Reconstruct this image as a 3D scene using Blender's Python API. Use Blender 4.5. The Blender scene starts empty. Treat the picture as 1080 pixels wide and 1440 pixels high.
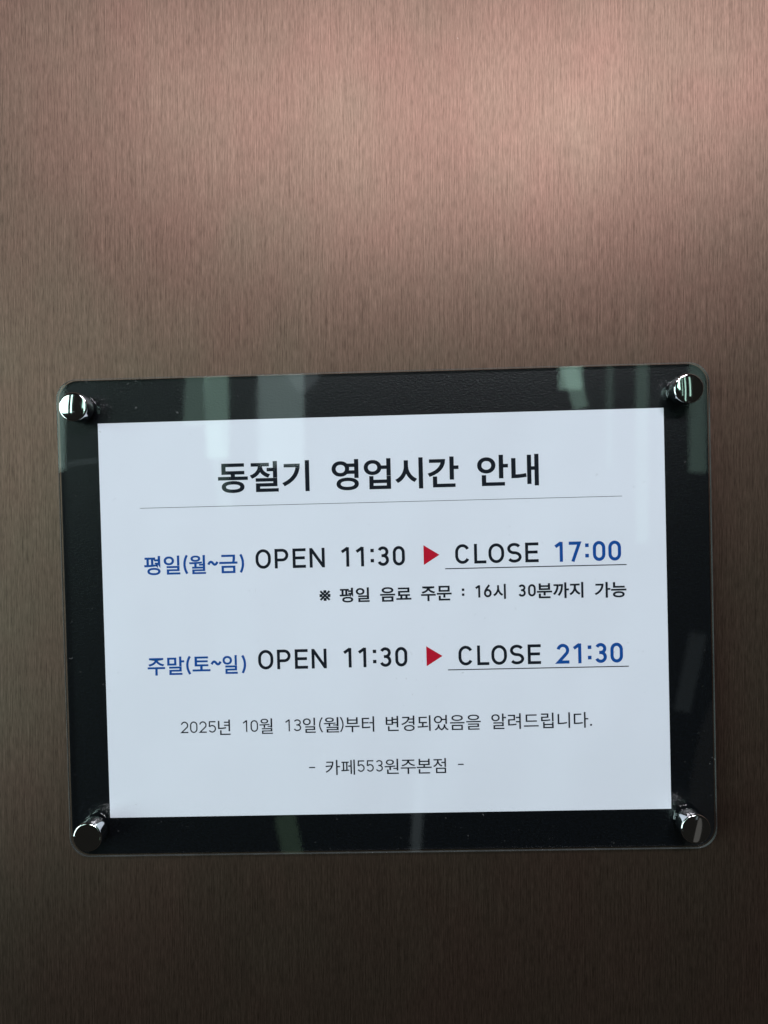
import bpy, bmesh, math
from mathutils import Vector, Matrix

# ------------------------------------------------------------------ camera, light, exposure
scene = bpy.context.scene
col = scene.collection
MM = 0.001
SIGN_Z = 1.40                        # height of the sheet's centre on the wall
Y_BACK = -0.0030                     # front of the black backing
Y_PAPER = -0.0033                    # front of the paper
Y_PLATE0, Y_PLATE1 = -0.0035, -0.0055  # clear cover, back and front face

yaw, pitch = 0.0206885, -0.0160652
cam_data = bpy.data.cameras.new('camera')
cam = bpy.data.objects.new('camera', cam_data)
col.objects.link(cam)
fwd = Vector((-math.sin(yaw)*math.cos(pitch), math.cos(yaw)*math.cos(pitch), math.sin(pitch)))
rgt = Vector((math.cos(yaw), math.sin(yaw), 0))
upv = rgt.cross(fwd)
CAM = Vector((8.0706*MM, Y_PAPER-373.607*MM, SIGN_Z+60.485*MM))
cam.matrix_world = Matrix((
    (rgt.x, upv.x, -fwd.x, CAM.x), (rgt.y, upv.y, -fwd.y, CAM.y),
    (rgt.z, upv.z, -fwd.z, CAM.z), (0, 0, 0, 1)))
cam_data.sensor_fit = 'VERTICAL'
cam_data.sensor_height = 36
cam_data.lens = 25.0
cam_data.clip_start = 0.01
cam_data.clip_end = 100
cam_data.dof.use_dof = True
cam_data.dof.focus_distance = 0.3745
cam_data.dof.aperture_fstop = 6.5
scene.camera = cam

scene.view_settings.view_transform = 'Standard'
scene.view_settings.look = 'None'
scene.view_settings.exposure = 0.0
scene.view_settings.gamma = 1.0
scene.cycles.use_denoising = True
scene.cycles.max_bounces = 10
scene.cycles.transparent_max_bounces = 12

world = bpy.data.worlds.new('World')
scene.world = world
world.use_nodes = True
bg = world.node_tree.nodes['Background']
bg.inputs['Color'].default_value = (1.0, 0.97, 0.86, 1)
bg.inputs['Strength'].default_value = 0.010

def lamp(name, loc, size_x, size_z, radiance, color, target=None):
    """A rectangular lamp of even radiance, facing the wall (or a target)."""
    d = bpy.data.lights.new(name, 'AREA')
    d.shape = 'RECTANGLE'
    d.size, d.size_y = size_x, size_z
    d.energy = radiance*math.pi*size_x*size_z
    d.color = color
    o = bpy.data.objects.new(name, d)
    col.objects.link(o)
    o.location = loc
    t = Vector(target) if target is not None else Vector((loc[0], 0, loc[2]))
    o.rotation_euler = (t-Vector(loc)).to_track_quat('-Z', 'Y').to_euler()
    return o

CZ = CAM.z
GREEN = (0.62, 1.0, 0.84)
# a ceiling lamp above and behind the photographer, daylight from the side, windows at the far side
for lx, lum in ((-0.22, 36.0), (0.66, 52.0)):
    lamp('ceiling_light', (lx, -2.2, CZ+1.43), 0.62, 0.34, lum, (0.97, 0.925, 1.0), (0, 0, SIGN_Z))
lamp('side_window', (-2.9, -1.5, CZ-0.20), 1.6, 2.3, 5.6, (0.72, 0.97, 0.95), (0, 0, SIGN_Z))
FAR = -3.0
def window_or_streak(x0, x1, z0, z1, radiance, color=GREEN, roll=0.0, y=FAR, shape='RECTANGLE'):
    o = lamp('window_or_streak_light', ((x0+x1)/2, y, CZ+(z0+z1)/2), x1-x0, z1-z0, radiance, color)
    o.data.shape = shape
    if roll:
        o.rotation_euler.rotate_axis('Z', math.radians(roll))
GREY = (0.78, 0.95, 1.0)
# panes; added tilted and round lamps shape the reflections, gaps stand for a figure
window_or_streak(-0.91, -0.80, 0.20, 1.10, 2.3)
window_or_streak(-0.96, -0.86, 0.34, 1.10, 1.2, GREEN, -4, -2.9)
window_or_streak(-0.87, -0.80, -0.04, 0.36, 0.9, GREEN, 9, -2.95)
window_or_streak(-0.66, -0.44, 0.16, 1.10, 2.0, (0.74, 1.0, 0.97))
window_or_streak(-0.52, -0.30, 0.50, 1.10, 0.6, GREY, -6, -2.9, 'ELLIPSE')
window_or_streak(0.76, 0.87, 0.52, 1.10, 3.1)
window_or_streak(0.79, 0.86, 0.42, 0.62, 2.0, GREEN, 16, -2.95)
window_or_streak(0.985, 1.01, 0.15, 1.10, 0.9)
window_or_streak(1.12, 1.18, -0.20, 1.10, 1.0)
window_or_streak(1.37, 1.45, 0.135, 1.10, 0.9)
window_or_streak(-1.665, -1.585, 0.14, 1.10, 2.6, (0.66, 1.0, 0.9))
window_or_streak(-3.0, -1.82, 0.14, 1.10, 3.6, (0.72, 1.0, 0.92))
window_or_streak(-1.60, -1.38, 0.166, 0.176, 0.9, GREY, 6, -2.9)  # no window: thin lamp added for the fine line mirrored in the cover
window_or_streak(1.34, 1.42, -1.00, -0.62, 0.18, GREY, -11)
window_or_streak(1.36, 1.72, -2.9, -0.9, 0.05, (1.0, 0.97, 0.9), 0, FAR, 'ELLIPSE')  # no window: dim lamp added for the pale strip on the lower right knob
window_or_streak(0.075, 0.125, -1.75, -1.30, 0.55, GREY, -3)
window_or_streak(-0.56, -0.46, -1.75, -1.50, 0.45, (0.6, 1.0, 0.65), 12)

# ------------------------------------------------------------------ materials
def new_mat(name):
    m = bpy.data.materials.new(name)
    m.use_nodes = True
    nt = m.node_tree
    return m, nt, nt.nodes, nt.links, nt.nodes['Principled BSDF']

def node(nt, kind, **kw):
    n = nt.nodes.new(kind)
    for k, v in kw.items():
        setattr(n, k, v)
    return n

def noise(nt, vec, scale3, detail=2.0, rough=0.5, loc=(0, 0, 0)):
    mp = node(nt, 'ShaderNodeMapping')
    mp.inputs['Scale'].default_value = scale3
    mp.inputs['Location'].default_value = loc
    nt.links.new(vec, mp.inputs['Vector'])
    n = node(nt, 'ShaderNodeTexNoise')
    n.inputs['Scale'].default_value = 1.0
    n.inputs['Detail'].default_value = detail
    n.inputs['Roughness'].default_value = rough
    nt.links.new(mp.outputs['Vector'], n.inputs['Vector'])
    return n.outputs['Fac']

def math_node(nt, op, a, b=None, clamp=False):
    n = node(nt, 'ShaderNodeMath', operation=op, use_clamp=clamp)
    for i, v in enumerate((a, b)):
        if v is None:
            continue
        if isinstance(v, (int, float)):
            n.inputs[i].default_value = v
        else:
            nt.links.new(v, n.inputs[i])
    return n.outputs[0]

def brushed_metal():
    m, nt, N, L, P = new_mat('brushed_rose_bronze_steel')
    pos = node(nt, 'ShaderNodeTexCoord').outputs['Object']
    hair = noise(nt, pos, (2500, 1, 26), 4, 0.75)
    fleck = noise(nt, pos, (1500, 1, 150), 2, 0.65, (3, 0, 7))
    long_ = noise(nt, pos, (600, 1, 5), 4, 0.7, (11, 0, 2))
    broad = noise(nt, pos, (14, 1, 5), 3, 0.5, (1, 0, 4))
    s = math_node(nt, 'ADD', math_node(nt, 'MULTIPLY', hair, 0.52), math_node(nt, 'MULTIPLY', fleck, 0.36))
    s = math_node(nt, 'ADD', s, math_node(nt, 'MULTIPLY', long_, 0.12))
    ramp = node(nt, 'ShaderNodeValToRGB')
    e = ramp.color_ramp.elements
    e[0].position, e[0].color = 0.35, (0.062, 0.041, 0.030, 1)
    e[1].position, e[1].color = 0.65, (0.200, 0.131, 0.101, 1)
    L.new(s, ramp.inputs['Fac'])
    tone = noise(nt, pos, (16, 1, 11), 3, 0.55, (4, 0, 1))
    tint = node(nt, 'ShaderNodeValToRGB')
    tint.color_ramp.elements[0].position, tint.color_ramp.elements[0].color = 0.36, (0.95, 1.0, 0.97, 1)
    tint.color_ramp.elements[1].position, tint.color_ramp.elements[1].color = 0.66, (1.0, 0.93, 0.93, 1)
    L.new(tone, tint.inputs['Fac'])
    mul = node(nt, 'ShaderNodeMix', data_type='RGBA', blend_type='MULTIPLY')
    mul.inputs['Factor'].default_value = 1.0
    L.new(ramp.outputs['Color'], mul.inputs['A'])
    L.new(tint.outputs['Color'], mul.inputs['B'])
    speck = noise(nt, pos, (300, 1, 240), 1, 0.4, (9, 0, 3))
    sr = node(nt, 'ShaderNodeValToRGB')
    sr.color_ramp.elements[0].position = 0.835
    sr.color_ramp.elements[1].position = 0.87
    L.new(speck, sr.inputs['Fac'])
    dust = node(nt, 'ShaderNodeMix', data_type='RGBA')
    L.new(sr.outputs['Color'], dust.inputs['Factor'])
    L.new(mul.outputs['Result'], dust.inputs['A'])
    dust.inputs['B'].default_value = (0.42, 0.38, 0.33, 1)
    L.new(dust.outputs['Result'], P.inputs['Base Color'])
    P.inputs['Metallic'].default_value = 0.92   # lacquered
    r = math_node(nt, 'ADD', 0.355, math_node(nt, 'MULTIPLY', broad, 0.09))
    r = math_node(nt, 'ADD', r, math_node(nt, 'MULTIPLY', s, 0.14))
    L.new(r, P.inputs['Roughness'])
    P.inputs['Anisotropic'].default_value = 0.6
    tan = node(nt, 'ShaderNodeCombineXYZ')
    tan.inputs[0].default_value = 1.0
    L.new(tan.outputs[0], P.inputs['Tangent'])
    bump = node(nt, 'ShaderNodeBump')
    bump.inputs['Strength'].default_value = 0.35
    bump.inputs['Distance'].default_value = 0.00015
    L.new(s, bump.inputs['Height'])
    L.new(bump.outputs['Normal'], P.inputs['Normal'])
    return m

def black_backing():
    m, nt, N, L, P = new_mat('black_grained_plastic')
    pos = node(nt, 'ShaderNodeTexCoord').outputs['Object']
    g = noise(nt, pos, (700, 700, 1100), 3, 0.6)
    ramp = node(nt, 'ShaderNodeValToRGB')
    e = ramp.color_ramp.elements
    e[0].position, e[0].color = 0.35, (0.002, 0.0025, 0.003, 1)
    e[1].position, e[1].color = 0.75, (0.0045, 0.006, 0.009, 1)
    L.new(g, ramp.inputs['Fac'])
    L.new(ramp.outputs['Color'], P.inputs['Base Color'])
    P.inputs['Roughness'].default_value = 0.32
    P.inputs['Specular IOR Level'].default_value = 0.30
    b = node(nt, 'ShaderNodeBump')
    b.inputs['Strength'].default_value = 0.35
    b.inputs['Distance'].default_value = 0.0003
    L.new(g, b.inputs['Height'])
    L.new(b.outputs['Normal'], P.inputs['Normal'])
    return m

def paper_mat():
    m, nt, N, L, P = new_mat('white_printer_paper')
    pos = node(nt, 'ShaderNodeTexCoord').outputs['Object']
    fib = noise(nt, pos, (900, 900, 900), 3, 0.6)
    wave = noise(nt, pos, (9, 1, 6), 2, 0.5)
    ramp = node(nt, 'ShaderNodeValToRGB')
    e = ramp.color_ramp.elements
    e[0].color = (0.775, 0.785, 0.87, 1)
    e[1].color = (0.815, 0.825, 0.91, 1)
    L.new(fib, ramp.inputs['Fac'])
    L.new(ramp.outputs['Color'], P.inputs['Base Color'])
    P.inputs['Roughness'].default_value = 0.85
    P.inputs['Specular IOR Level'].default_value = 0.2
    b = node(nt, 'ShaderNodeBump')
    b.inputs['Strength'].default_value = 0.6
    b.inputs['Distance'].default_value = 0.011
    L.new(wave, b.inputs['Height'])
    L.new(b.outputs['Normal'], P.inputs['Normal'])
    return m

def ink(name, c):
    m, nt, N, L, P = new_mat(name)
    pos = node(nt, 'ShaderNodeTexCoord').outputs['Object']
    n = noise(nt, pos, (1400, 1400, 1400), 2, 0.5)
    mix = node(nt, 'ShaderNodeMix', data_type='RGBA')
    mix.inputs['A'].default_value = (*c, 1)
    mix.inputs['B'].default_value = (*[min(1, v*1.35+0.004) for v in c], 1)
    L.new(n, mix.inputs['Factor'])
    L.new(mix.outputs['Result'], P.inputs['Base Color'])
    P.inputs['Roughness'].default_value = 0.7
    P.inputs['Specular IOR Level'].default_value = 0.06
    return m

def acrylic():
    """Thin clear sheet: sees straight through, mirrors by Fresnel on its outer side; a trace of dust."""
    m, nt, N, L, P = new_mat('clear_acrylic_sheet')
    N.remove(P)
    out = N['Material Output']
    pos = node(nt, 'ShaderNodeTexCoord').outputs['Object']
    tr = node(nt, 'ShaderNodeBsdfTransparent')
    tr.inputs['Color'].default_value = (0.97, 0.985, 0.98, 1)
    gl = node(nt, 'ShaderNodeBsdfGlossy')
    sm = noise(nt, pos, (30, 30, 14), 4, 0.7, (7, 3, 1))
    L.new(math_node(nt, 'MULTIPLY', math_node(nt, 'POWER', sm, 3.0), 0.16), gl.inputs['Roughness'])
    w = noise(nt, pos, (7, 7, 9), 1, 0.4)
    bump = node(nt, 'ShaderNodeBump')
    bump.inputs['Strength'].default_value = 0.15
    bump.inputs['Distance'].default_value = 0.001
    L.new(w, bump.inputs['Height'])
    L.new(bump.outputs['Normal'], gl.inputs['Normal'])
    fr = node(nt, 'ShaderNodeFresnel')
    fr.inputs['IOR'].default_value = 1.49
    geo = node(nt, 'ShaderNodeNewGeometry')
    front = math_node(nt, 'SUBTRACT', 1.0, geo.outputs['Backfacing'])
    f = math_node(nt, 'MULTIPLY', math_node(nt, 'MULTIPLY', fr.outputs[0], 1.35), front, True)
    mix = node(nt, 'ShaderNodeMixShader')
    L.new(f, mix.inputs[0]); L.new(tr.outputs[0], mix.inputs[1]); L.new(gl.outputs[0], mix.inputs[2])
    dust = noise(nt, pos, (420, 420, 420), 2, 0.5, (5, 1, 2))
    patch = noise(nt, pos, (22, 22, 22), 2, 0.5, (2, 1, 9))
    dr = node(nt, 'ShaderNodeValToRGB')
    dr.color_ramp.elements[0].position = 0.715
    dr.color_ramp.elements[1].position = 0.76
    L.new(dust, dr.inputs['Fac'])
    pr = node(nt, 'ShaderNodeValToRGB')
    pr.color_ramp.elements[0].position = 0.45
    pr.color_ramp.elements[1].position = 0.75
    L.new(patch, pr.inputs['Fac'])
    df = node(nt, 'ShaderNodeBsdfDiffuse')
    df.inputs['Color'].default_value = (0.6, 0.62, 0.62, 1)
    amt = math_node(nt, 'MULTIPLY', math_node(nt, 'MULTIPLY', dr.outputs[0], pr.outputs[0]), 0.16)
    amt = math_node(nt, 'MULTIPLY', amt, front)
    mix2 = node(nt, 'ShaderNodeMixShader')
    L.new(amt, mix2.inputs[0]); L.new(mix.outputs[0], mix2.inputs[1]); L.new(df.outputs[0], mix2.inputs[2])
    L.new(mix2.outputs[0], out.inputs['Surface'])
    return m

def acrylic_edge():
    m, nt, N, L, P = new_mat('acrylic_polished_edge')
    P.inputs['Base Color'].default_value = (0.42, 0.47, 0.46, 1)
    P.inputs['Roughness'].default_value = 0.25
    P.inputs['Alpha'].default_value = 0.7
    pos = node(nt, 'ShaderNodeTexCoord').outputs['Object']
    n = noise(nt, pos, (60, 60, 60), 3, 0.6)
    ramp = node(nt, 'ShaderNodeValToRGB')
    ramp.color_ramp.elements[0].color = (0.05, 0.055, 0.055, 1)
    ramp.color_ramp.elements[1].color = (0.22, 0.24, 0.24, 1)
    L.new(n, ramp.inputs['Fac']); L.new(ramp.outputs['Color'], P.inputs['Base Color'])
    return m

def chrome():
    m, nt, N, L, P = new_mat('polished_chrome')
    P.inputs['Metallic'].default_value = 1.0
    pos = node(nt, 'ShaderNodeTexCoord').outputs['Object']
    n = noise(nt, pos, (260, 260, 260), 3, 0.6)
    ramp = node(nt, 'ShaderNodeValToRGB')
    ramp.color_ramp.elements[0].color = (0.74, 0.75, 0.76, 1)
    ramp.color_ramp.elements[1].color = (0.86, 0.87, 0.88, 1)
    L.new(n, ramp.inputs['Fac']); L.new(ramp.outputs['Color'], P.inputs['Base Color'])
    r = math_node(nt, 'ADD', 0.02, math_node(nt, 'MULTIPLY', n, 0.05))
    L.new(r, P.inputs['Roughness'])
    return m

M_METAL, M_BACK, M_PAPER = brushed_metal(), black_backing(), paper_mat()
M_BLACK = ink('black_print', (0.007, 0.010, 0.016))
M_GREY = ink('grey_print', (0.10, 0.11, 0.12))
M_BLUE = ink('blue_print', (0.005, 0.062, 0.27))
M_RED = ink('red_print', (0.43, 0.006, 0.024))
M_CLEAR, M_EDGE, M_CHROME = acrylic(), acrylic_edge(), chrome()

# ------------------------------------------------------------------ helpers
def link_mesh(name, me, mats, parent=None):
    o = bpy.data.objects.new(name, me)
    col.objects.link(o)
    for m in mats:
        me.materials.append(m)
    if parent:
        o.parent = parent
    return o

def bm_obj(name, bm, mats, parent=None, smooth=False):
    bmesh.ops.recalc_face_normals(bm, faces=bm.faces[:])
    me = bpy.data.meshes.new(name)
    bm.to_mesh(me)
    bm.free()
    if smooth:
        for p in me.polygons:
            p.use_smooth = True
    return link_mesh(name, me, mats, parent)

def rounded_loop(w, h, r, n=14):
    pts = []
    for cx, cz, a0 in ((w/2-r, h/2-r, 0), (-w/2+r, h/2-r, 90), (-w/2+r, -h/2+r, 180), (w/2-r, -h/2+r, 270)):
        for i in range(n+1):
            a = math.radians(a0+90*i/n)
            pts.append((cx+r*math.cos(a), cz+r*math.sin(a)))
    return pts

def rounded_slab(name, w, h, r, y0, y1, bev, mats, parent):
    """Slab with rounded corners and a small chamfer round its front rim; front/back slot 0, rim slot 1."""
    bm = bmesh.new()
    rings = []
    for y, inset in ((y0, 0), (y1+bev, 0), (y1, bev)):
        rings.append([bm.verts.new((x, y, z)) for x, z in rounded_loop(w-2*inset, h-2*inset, r-inset)])
    n = len(rings[0])
    bm.faces.new(rings[0]); bm.faces.new(rings[2])
    for a, b in ((0, 1), (1, 2)):
        for i in range(n):
            f = bm.faces.new((rings[a][i], rings[a][(i+1) % n], rings[b][(i+1) % n], rings[b][i]))
            f.material_index = 1 if len(mats) > 1 else 0
    return bm_obj(name, bm, mats, parent)

def lathe(name, profile, mats, parent, seg=64):
    """Profile (radius, y) turned round the Y axis."""
    bm = bmesh.new()
    rings = []
    for r, y in profile:
        if r < 1e-7:
            rings.append([bm.verts.new((0, y, 0))])
        else:
            rings.append([bm.verts.new((r*math.cos(2*math.pi*i/seg), y, r*math.sin(2*math.pi*i/seg))) for i in range(seg)])
    for a, b in zip(rings, rings[1:]):
        for i in range(seg):
            j = (i+1) % seg
            if len(a) == 1:
                bm.faces.new((a[0], b[i], b[j]))
            elif len(b) == 1:
                bm.faces.new((a[i], a[j], b[0]))
            else:
                bm.faces.new((a[i], a[j], b[j], b[i]))
    return bm_obj(name, bm, mats, parent, smooth=True)

# ------------------------------------------------------------------ the wall
bm = bmesh.new()
bmesh.ops.create_cube(bm, size=1, matrix=Matrix.Translation((0, 0.02, 1.2)) @ Matrix.Diagonal((1.8, 0.04, 2.4, 1)))
wall = bm_obj('wall', bm, [M_METAL])
wall['kind'] = 'structure'
wall['label'] = 'brushed rose bronze metal wall with fine vertical grain'

# ------------------------------------------------------------------ the sign holder
PLATE_W, PLATE_H, PLATE_R = 341.0*MM, 253.1*MM, 10.5*MM
holder = bpy.data.objects.new('sign_holder', None)
col.objects.link(holder)
holder.location = (0.93*MM, 0, SIGN_Z+1.44*MM)
holder.rotation_euler = (0, -0.02419, 0)
holder['label'] = 'black sign holder with clear acrylic cover and chrome corner knobs on metal wall'
holder['category'] = 'sign holder'
rounded_slab('backing_panel', PLATE_W-0.6*MM, PLATE_H-0.6*MM, PLATE_R-0.3*MM, -0.0003, Y_BACK, 0.0002, [M_BACK], holder)
rounded_slab('cover_plate', PLATE_W, PLATE_H, PLATE_R, Y_PLATE0, Y_PLATE1, 0.00035, [M_CLEAR, M_EDGE], holder)

R = 7.5*MM
HGT = 9.5*MM
prof = [(R*0.93, 0.0), (R*0.955, -0.0006), (R*0.955, -0.0011), (R*0.985, -0.0014), (R, -0.0018)]
BEV = 0.0009
prof += [(R, -(HGT-BEV)*0.35), (R, -(HGT-BEV)*0.7)]
for i in range(7):
    a = math.radians(90*i/6)
    prof.append((R-BEV+BEV*math.cos(a), -(HGT-BEV)-BEV*math.sin(a)))
RD = R-BEV
SAG = 0.00032
for i in range(1, 11):
    t = 1-i/10
    prof.append((RD*t, -HGT-SAG*(1-t*t)))
knob_src = None
for kx, kz in ((-157.3, 111.0), (156.0, 111.8), (-156.8, -111.6), (155.7, -111.8)):
    if knob_src is None:
        k = lathe('standoff_knob', prof, [M_CHROME], holder)
        knob_src = k
    else:
        k = knob_src.copy()
        col.objects.link(k)
        k.parent = holder
    k.location = (kx*MM, Y_PLATE1, kz*MM)

# ------------------------------------------------------------------ the printed sheet
sheet = bpy.data.objects.new('notice_sheet', None)
col.objects.link(sheet)
sheet.location = (0, 0, SIGN_Z)
sheet.rotation_euler = (0, -0.025492, 0)
sheet['label'] = 'white printed sheet with Korean opening hours in black and blue behind the clear cover'
sheet['category'] = 'notice'
bm = bmesh.new()
bmesh.ops.create_cube(bm, size=1, matrix=Matrix.Translation((0, Y_PAPER+0.0001, 0)) @ Matrix.Diagonal((0.297, 0.0002, 0.210, 1)))
paper = bm_obj('paper', bm, [M_PAPER], sheet)
Y_INK = Y_PAPER-0.00003
STEP = 0.000004

def arc(cx, cy, rx, ry, a0, a1, n=18):
    return [(cx+rx*math.cos(math.radians(a0+(a1-a0)*i/n)), cy+ry*math.sin(math.radians(a0+(a1-a0)*i/n))) for i in range(n+1)]

def bez(p0, p1, p2, n=12):
    return [((1-t)**2*p0[0]+2*t*(1-t)*p1[0]+t*t*p2[0], (1-t)**2*p0[1]+2*t*(1-t)*p1[1]+t*t*p2[1]) for t in [i/n for i in range(n+1)]]

def glyph(ch, w, t):
    """Strokes (points, closed) of a narrow grotesque letter in the box w x 1 with stroke t."""
    h = t/2
    l, r, b, u = h, w-h, h, 1-h
    cx = w/2
    rx = (w-t)/2
    if ch in 'O0':
        ry = min(rx*1.12, (1-t)/2)
        return [(arc(cx, u-ry, rx, ry, 0, 180)+arc(cx, b+ry, rx, ry, 180, 360), True)]
    if ch == 'C':
        ry = min(rx*1.12, (1-t)/2)
        return [(arc(cx, u-ry, rx, ry, 28, 180)+arc(cx, b+ry, rx, ry, 180, 332), False)]
    if ch == 'P':
        q = 0.43
        ry = (u-q)/2
        return [([(l, 0), (l, 1)], False), ([(l, u), (r-ry, u)]+arc(r-ry, u-ry, ry, ry, 90, -90)+[(l, q)], False)]
    if ch == 'E':
        return [([(l, 0), (l, 1)], False), ([(l, u), (w, u)], False), ([(l, 0.515), (w*0.93, 0.515)], False), ([(l, b), (w, b)], False)]
    if ch == 'L':
        return [([(l, 1), (l, b), (w, b)], False)]
    if ch == 'N':
        return [([(l, 0), (l, 1)], False), ([(r, 0), (r, 1)], False), ([(l, 1-h*0.6), (r, h*0.6)], False)]
    if ch == 'S':
        ry = (1-t)/4
        return [(arc(cx, u-ry, rx*0.95, ry, 28, 270)+arc(cx, b+ry, rx, ry, 90, -150)[1:], False)]
    if ch == '1':
        return [([(r, 0), (r, 1)], False), ([(0, 0.76), (r, 1-h*0.5)], False)]
    if ch == '2':
        return [(arc(cx, u-rx*1.05, rx, rx*1.05, 168, -35)+[(l+h*0.2, b), (w, b)], False)]
    if ch == '3':
        ru, rl = (1-t)*0.235, (1-t)*0.265
        return [(arc(cx-0.01, u-ru, rx*0.92, ru, 155, -90), False), (arc(cx-0.01, b+rl, rx, rl, 90, -157), False), ([(cx*0.72, b+2*rl), (cx, b+2*rl)], False)]
    if ch == '5':
        ry = (1-t)*0.315
        return [([(w*0.95, u), (l+0.04, u), (l+0.01, b+ry*1.62)], False), (arc(cx-0.01, b+ry, rx+0.01, ry, 142, -152), False)]
    if ch == '6':
        ry = (1-t)*0.31
        return [(arc(cx, b+ry, rx, ry, 0, 360)[:-1], True), (bez((l, b+ry), (l+0.01, b+2.0*ry), (w*0.72, 1.0)), False)]
    if ch == '7':
        return [([(0, u), (r-h*0.35, u), (w*0.30, 0)], False)]
    if ch == ':':
        s = w/2
        return [([(0, 0.80), (w, 0.80)], False, w), ([(0, 0.28), (w, 0.28)], False, w)]
    if ch == '(':
        return [(bez((w-h*0.6, 1), (-w*0.55+h, 0.5), (w-h*0.6, 0)), False)]
    if ch == ')':
        return [(bez((h*0.6, 1), (w*1.55-h, 0.5), (h*0.6, 0)), False)]
    if ch == '~':
        return [(bez((0.02*w, 0.20), (0.25*w, 1.25), (0.5*w, 0.5))+bez((0.5*w, 0.5), (0.75*w, -0.25), (0.98*w, 0.80))[1:], False)]
    if ch in '-.':
        return [([(0, 0.5), (w, 0.5)], False, 1.0)]
    if ch == '*':                     # the reference mark
        d = t*1.5
        dots = [([(x-d/2, y), (x+d/2, y)], False, d) for x, y in ((w/2, 1-d/2), (w/2, d/2), (d/2, 0.5), (w-d/2, 0.5))]
        return [([(w*0.08, 0.08), (w*0.92, 0.92)], False), ([(w*0.08, 0.92), (w*0.92, 0.08)], False)]+dots
    raise ValueError(ch)

def ribbon(bm, pts, closed, t, y):
    pts = [p for i, p in enumerate(pts) if i == 0 or math.hypot(p[0]-pts[i-1][0], p[1]-pts[i-1][1]) > 1e-6]
    if closed and math.hypot(pts[0][0]-pts[-1][0], pts[0][1]-pts[-1][1]) < 1e-6:
        pts = pts[:-1]
    n = len(pts)
    V = [Vector(p) for p in pts]
    left, right = [], []
    for i in range(n):
        a = V[(i-1) % n] if (closed or i > 0) else None
        c = V[(i+1) % n] if (closed or i < n-1) else None
        d1 = (V[i]-a).normalized() if a is not None else None
        d2 = (c-V[i]).normalized() if c is not None else None
        if d1 is None: d1 = d2
        if d2 is None: d2 = d1
        n1 = Vector((-d1.y, d1.x)); n2 = Vector((-d2.y, d2.x))
        m = n1+n2
        if m.length < 1e-6: m = n1
        m.normalize()
        k = 1/max(0.38, m.dot(n1))
        left.append(bm.verts.new((V[i].x+m.x*k*t/2, y, V[i].y+m.y*k*t/2)))
        right.append(bm.verts.new((V[i].x-m.x*k*t/2, y, V[i].y-m.y*k*t/2)))
    for i in range(n if closed else n-1):
        j = (i+1) % n
        bm.faces.new((left[i], right[i], right[j], left[j]))

def face_out(bm):
    for f in bm.faces:
        f.normal_update()
        if f.normal.y > 0:
            f.normal_flip()

def stroke_text(bm, chars, x0, x1, z0, z1, t_mm, depth):
    """chars: list of (char, start, end) in cap heights; fitted to the printed box (mm)."""
    H = z1-z0
    total = max(e for _, _, e in chars)
    sx = (x1-x0)/total
    for ch, s, e in chars:
        w = (e-s)*sx
        for st in glyph(ch, w/H, t_mm/H):
            pts, closed = st[0], st[1]
            tt = st[2]*H if len(st) > 2 else t_mm
            ribbon(bm, [((x0+s*sx+p[0]*H)*MM, (z0+p[1]*H)*MM) for p in pts], closed, tt*MM, Y_INK-STEP*depth[0])
            depth[0] += 1

dg = None
def hangul(bm, text, x0, x1, z0, z1, weight, depth):
    """Printed Korean syllables fitted to their box (mm)."""
    c = bpy.data.curves.new('print', 'FONT')
    c.body = text
    c.offset = weight
    c.resolution_u = 6
    o = bpy.data.objects.new('print', c)
    col.objects.link(o)
    bpy.context.view_layer.update()
    me = bpy.data.meshes.new_from_object(o.evaluated_get(bpy.context.evaluated_depsgraph_get()))
    xs = [v.co.x for v in me.vertices]; ys = [v.co.y for v in me.vertices]
    a, b, p, q = min(xs), max(xs), min(ys), max(ys)
    y = Y_INK-STEP*depth[0]
    depth[0] += 1
    verts = [bm.verts.new(((x0+(v.co.x-a)/(b-a)*(x1-x0))*MM, y, (z0+(v.co.y-p)/(q-p)*(z1-z0))*MM)) for v in me.vertices]
    for f in me.polygons:
        try:
            bm.faces.new([verts[i] for i in f.vertices])
        except ValueError:
            pass
    bpy.data.objects.remove(o)
    bpy.data.curves.remove(c)
    bpy.data.meshes.remove(me)

ADV = {
    'OPEN': [('O', 0, .77), ('P', .96, 1.65), ('E', 1.86, 2.52), ('N', 2.71, 3.47)],
    'CLOSE': [('C', 0, .73), ('L', .94, 1.54), ('O', 1.65, 2.43), ('S', 2.57, 3.29), ('E', 3.47, 4.13)],
    '11:30': [('1', 0, .37), ('1', .75, 1.12), (':', 1.46, 1.63), ('3', 1.80, 2.40), ('0', 2.59, 3.20)],
    '17:00': [('1', 0, .37), ('7', .67, 1.30), (':', 1.48, 1.66), ('0', 1.86, 2.48), ('0', 2.63, 3.26)],
    '21:30': [('2', 0, .63), ('1', .86, 1.23), (':', 1.55, 1.73), ('3', 1.90, 2.50), ('0', 2.67, 3.29)],
    '16': [('1', 0, .36), ('6', .66, 1.30)],
    '30': [('3', 0, .62), ('0', .80, 1.43)],
    '2025': [('2', 0, .66), ('0', .82, 1.48), ('2', 1.64, 2.30), ('5', 2.47, 3.13)],
    '10': [('1', 0, .34), ('0', .62, 1.24)],
    '13': [('1', 0, .36), ('3', .68, 1.34)],
    '553': [('5', 0, .62), ('5', .79, 1.41), ('3', 1.58, 2.20)],
}
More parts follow.
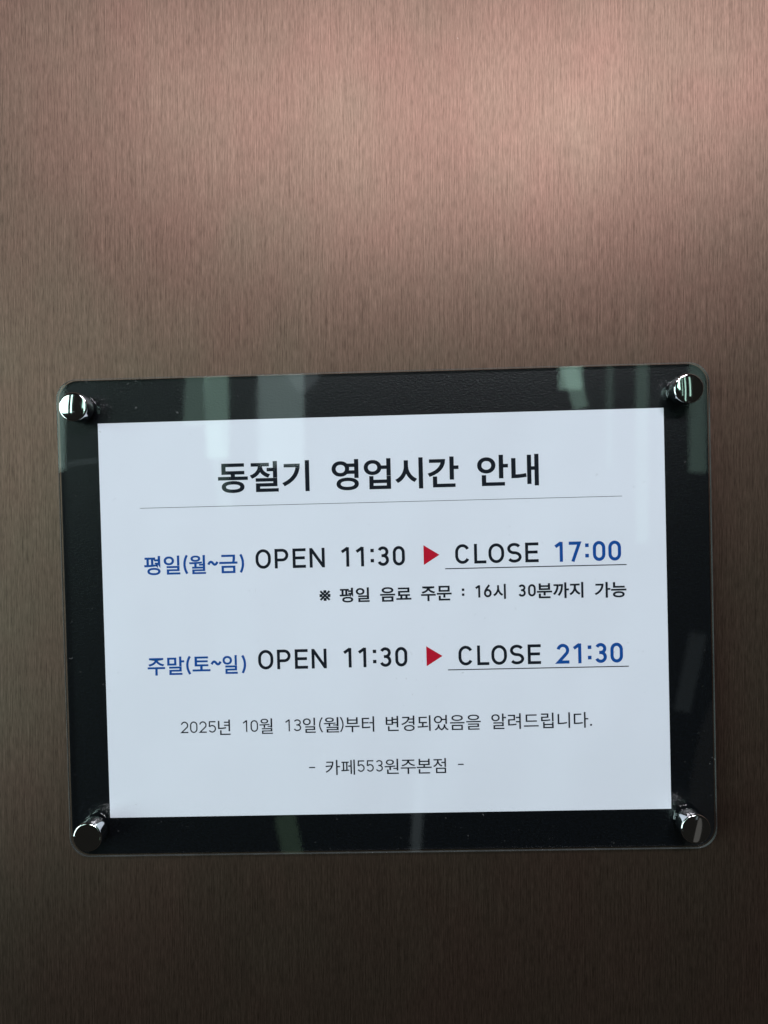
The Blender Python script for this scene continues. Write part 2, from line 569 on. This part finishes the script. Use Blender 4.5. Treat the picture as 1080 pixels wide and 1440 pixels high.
def printed(name, runs, mat, t_mm, weight):
    """One piece of print: runs (text, left, right, bottom, top) in mm on the sheet."""
    bm = bmesh.new()
    depth = [0]
    for text, x0, x1, z0, z1 in runs:
        if text in ADV:
            stroke_text(bm, ADV[text], x0, x1, z0, z1, t_mm, depth)
        elif text in '()~:-.*':
            stroke_text(bm, [(text, 0, 1)], x0, x1, z0, z1, t_mm, depth)
        else:
            hangul(bm, text, x0, x1, z0, z1, weight, depth)
    face_out(bm)
    me = bpy.data.meshes.new(name)
    bm.to_mesh(me)
    bm.free()
    return link_mesh(name, me, [mat], paper)

def polygon(name, pts, mat):
    bm = bmesh.new()
    bm.faces.new([bm.verts.new((x*MM, Y_INK, z*MM)) for x, z in pts])
    face_out(bm)
    me = bpy.data.meshes.new(name)
    bm.to_mesh(me)
    bm.free()
    return link_mesh(name, me, [mat], paper)

def rule(name, x0, x1, z, t, mat=None):
    return polygon(name, [(x0, z-t/2), (x1, z-t/2), (x1, z+t/2), (x0, z+t/2)], mat or M_BLACK)

printed('headline', [('동절기', -85.41, -37.07, 66.45, 82.75), ('영업시간', -25.3, 41.35, 66.3, 82.65), ('안내', 51.05, 83.17, 66.35, 82.85)], M_BLACK, 1.6, 0.020)
rule('headline_rule', -127.3, 126.2, 59.65, 0.28, M_GREY)

printed('weekday_label', [('평일', -126.09, -106.89, 24.05, 34.15), ('(', -105.23, -102.83, 24.45, 34.2), ('월', -102.08, -93.26, 24.1, 34.1), ('~', -91.97, -86.93, 28.5, 30.8), ('금', -86.06, -76.37, 24.2, 33.95), (')', -75.11, -72.85, 24.45, 34.0)], M_BLUE, 1.25, 0.017)
printed('opening_time', [('OPEN', -66.74, -30.12, 26.1, 36.4), ('11:30', -21.08, 12.09, 26.15, 36.4)], M_BLACK, 1.55, 0)
polygon('arrow', [(21.95, 26.05), (30.28, 31.28), (21.95, 36.5)], M_RED)
printed('closing_word', [('CLOSE', 38.51, 82.11, 26.2, 36.55)], M_BLACK, 1.55, 0)
printed('closing_time', [('17:00', 90.9, 125.03, 26.05, 36.5)], M_BLUE, 1.68, 0)
rule('underline', 33.1, 127.75, 23.83, 0.5)
printed('last_order_note', [('*', -33.39, -27.63, 8.38, 13.98), ('평일', -22.82, -7.01, 7.25, 15.0), ('음료', -1.42, 15.0, 7.2, 14.85), ('주문', 20.1, 36.16, 7.0, 14.9), (':', 41.57, 42.84, 8.6, 13.6), ('16', 48.88, 57.13, 8.3, 14.75), ('시', 57.92, 64.57, 7.3, 15.2), ('30', 71.07, 80.2, 8.25, 14.7), ('분까지', 80.75, 105.02, 7.0, 15.25), ('가능', 110.85, 127.38, 6.75, 14.95)], M_BLACK, 1.05, 0.020)

printed('weekend_label', [('주말', -125.86, -106.25, -29.35, -19.45), ('(', -105.35, -102.84, -28.94, -19.5), ('토', -101.92, -92.37, -27.59, -19.7), ('~', -91.76, -86.81, -24.45, -22.1), ('일', -85.82, -77.9, -29.25, -19.3), (')', -75.63, -73.31, -28.9, -19.55)], M_BLUE, 1.25, 0.017)
printed('opening_time', [('OPEN', -66.87, -30.55, -27.3, -16.92), ('11:30', -21.24, 12.04, -27.15, -16.85)], M_BLACK, 1.55, 0)
polygon('arrow', [(22.14, -27.34), (30.61, -22.05), (22.14, -16.75)], M_RED)
printed('closing_word', [('CLOSE', 38.97, 82.17, -27.35, -16.95)], M_BLACK, 1.55, 0)
printed('closing_time', [('21:30', 90.36, 124.93, -27.45, -17.0)], M_BLUE, 1.68, 0)
rule('underline', 33.3, 127.85, -29.5, 0.5)

printed('change_notice', [('2025', -109.09, -90.35, -60.35, -54.2), ('년', -89.26, -82.63, -61.7, -53.55), ('10', -75.86, -67.93, -60.35, -54.1), ('월', -67.17, -60.12, -61.55, -53.3), ('13', -53.27, -44.93, -60.35, -54.1), ('일', -44.06, -37.35, -61.4, -53.4), ('(', -35.72, -33.55, -61.2, -53.4), ('월', -33.01, -24.9, -61.45, -53.3), (')', -24.36, -22.3, -61.15, -53.35), ('부터', -21.65, -6.33, -61.45, -53.25), ('변경되었음을', -0.19, 49.85, -61.45, -53.25), ('알려드립니다', 55.41, 106.13, -61.4, -53.1), ('.', 107.07, 108.0, -60.4, -59.5)], M_BLACK, 0.66, 0.003)
printed('signature_line', [('-', -41.43, -38.2, -80.2, -79.6), ('카페', -32.69, -17.08, -84.15, -76.1), ('553', -15.75, -2.25, -82.68, -76.55), ('원', -1.39, 6.01, -84.05, -76.05), ('주', 7.13, 15.13, -84.2, -76.6), ('본', 15.57, 23.47, -84.15, -76.3), ('점', 24.26, 31.02, -84.05, -76.1), ('-', 37.37, 40.31, -79.9, -79.3)], M_BLACK, 0.66, 0.003)
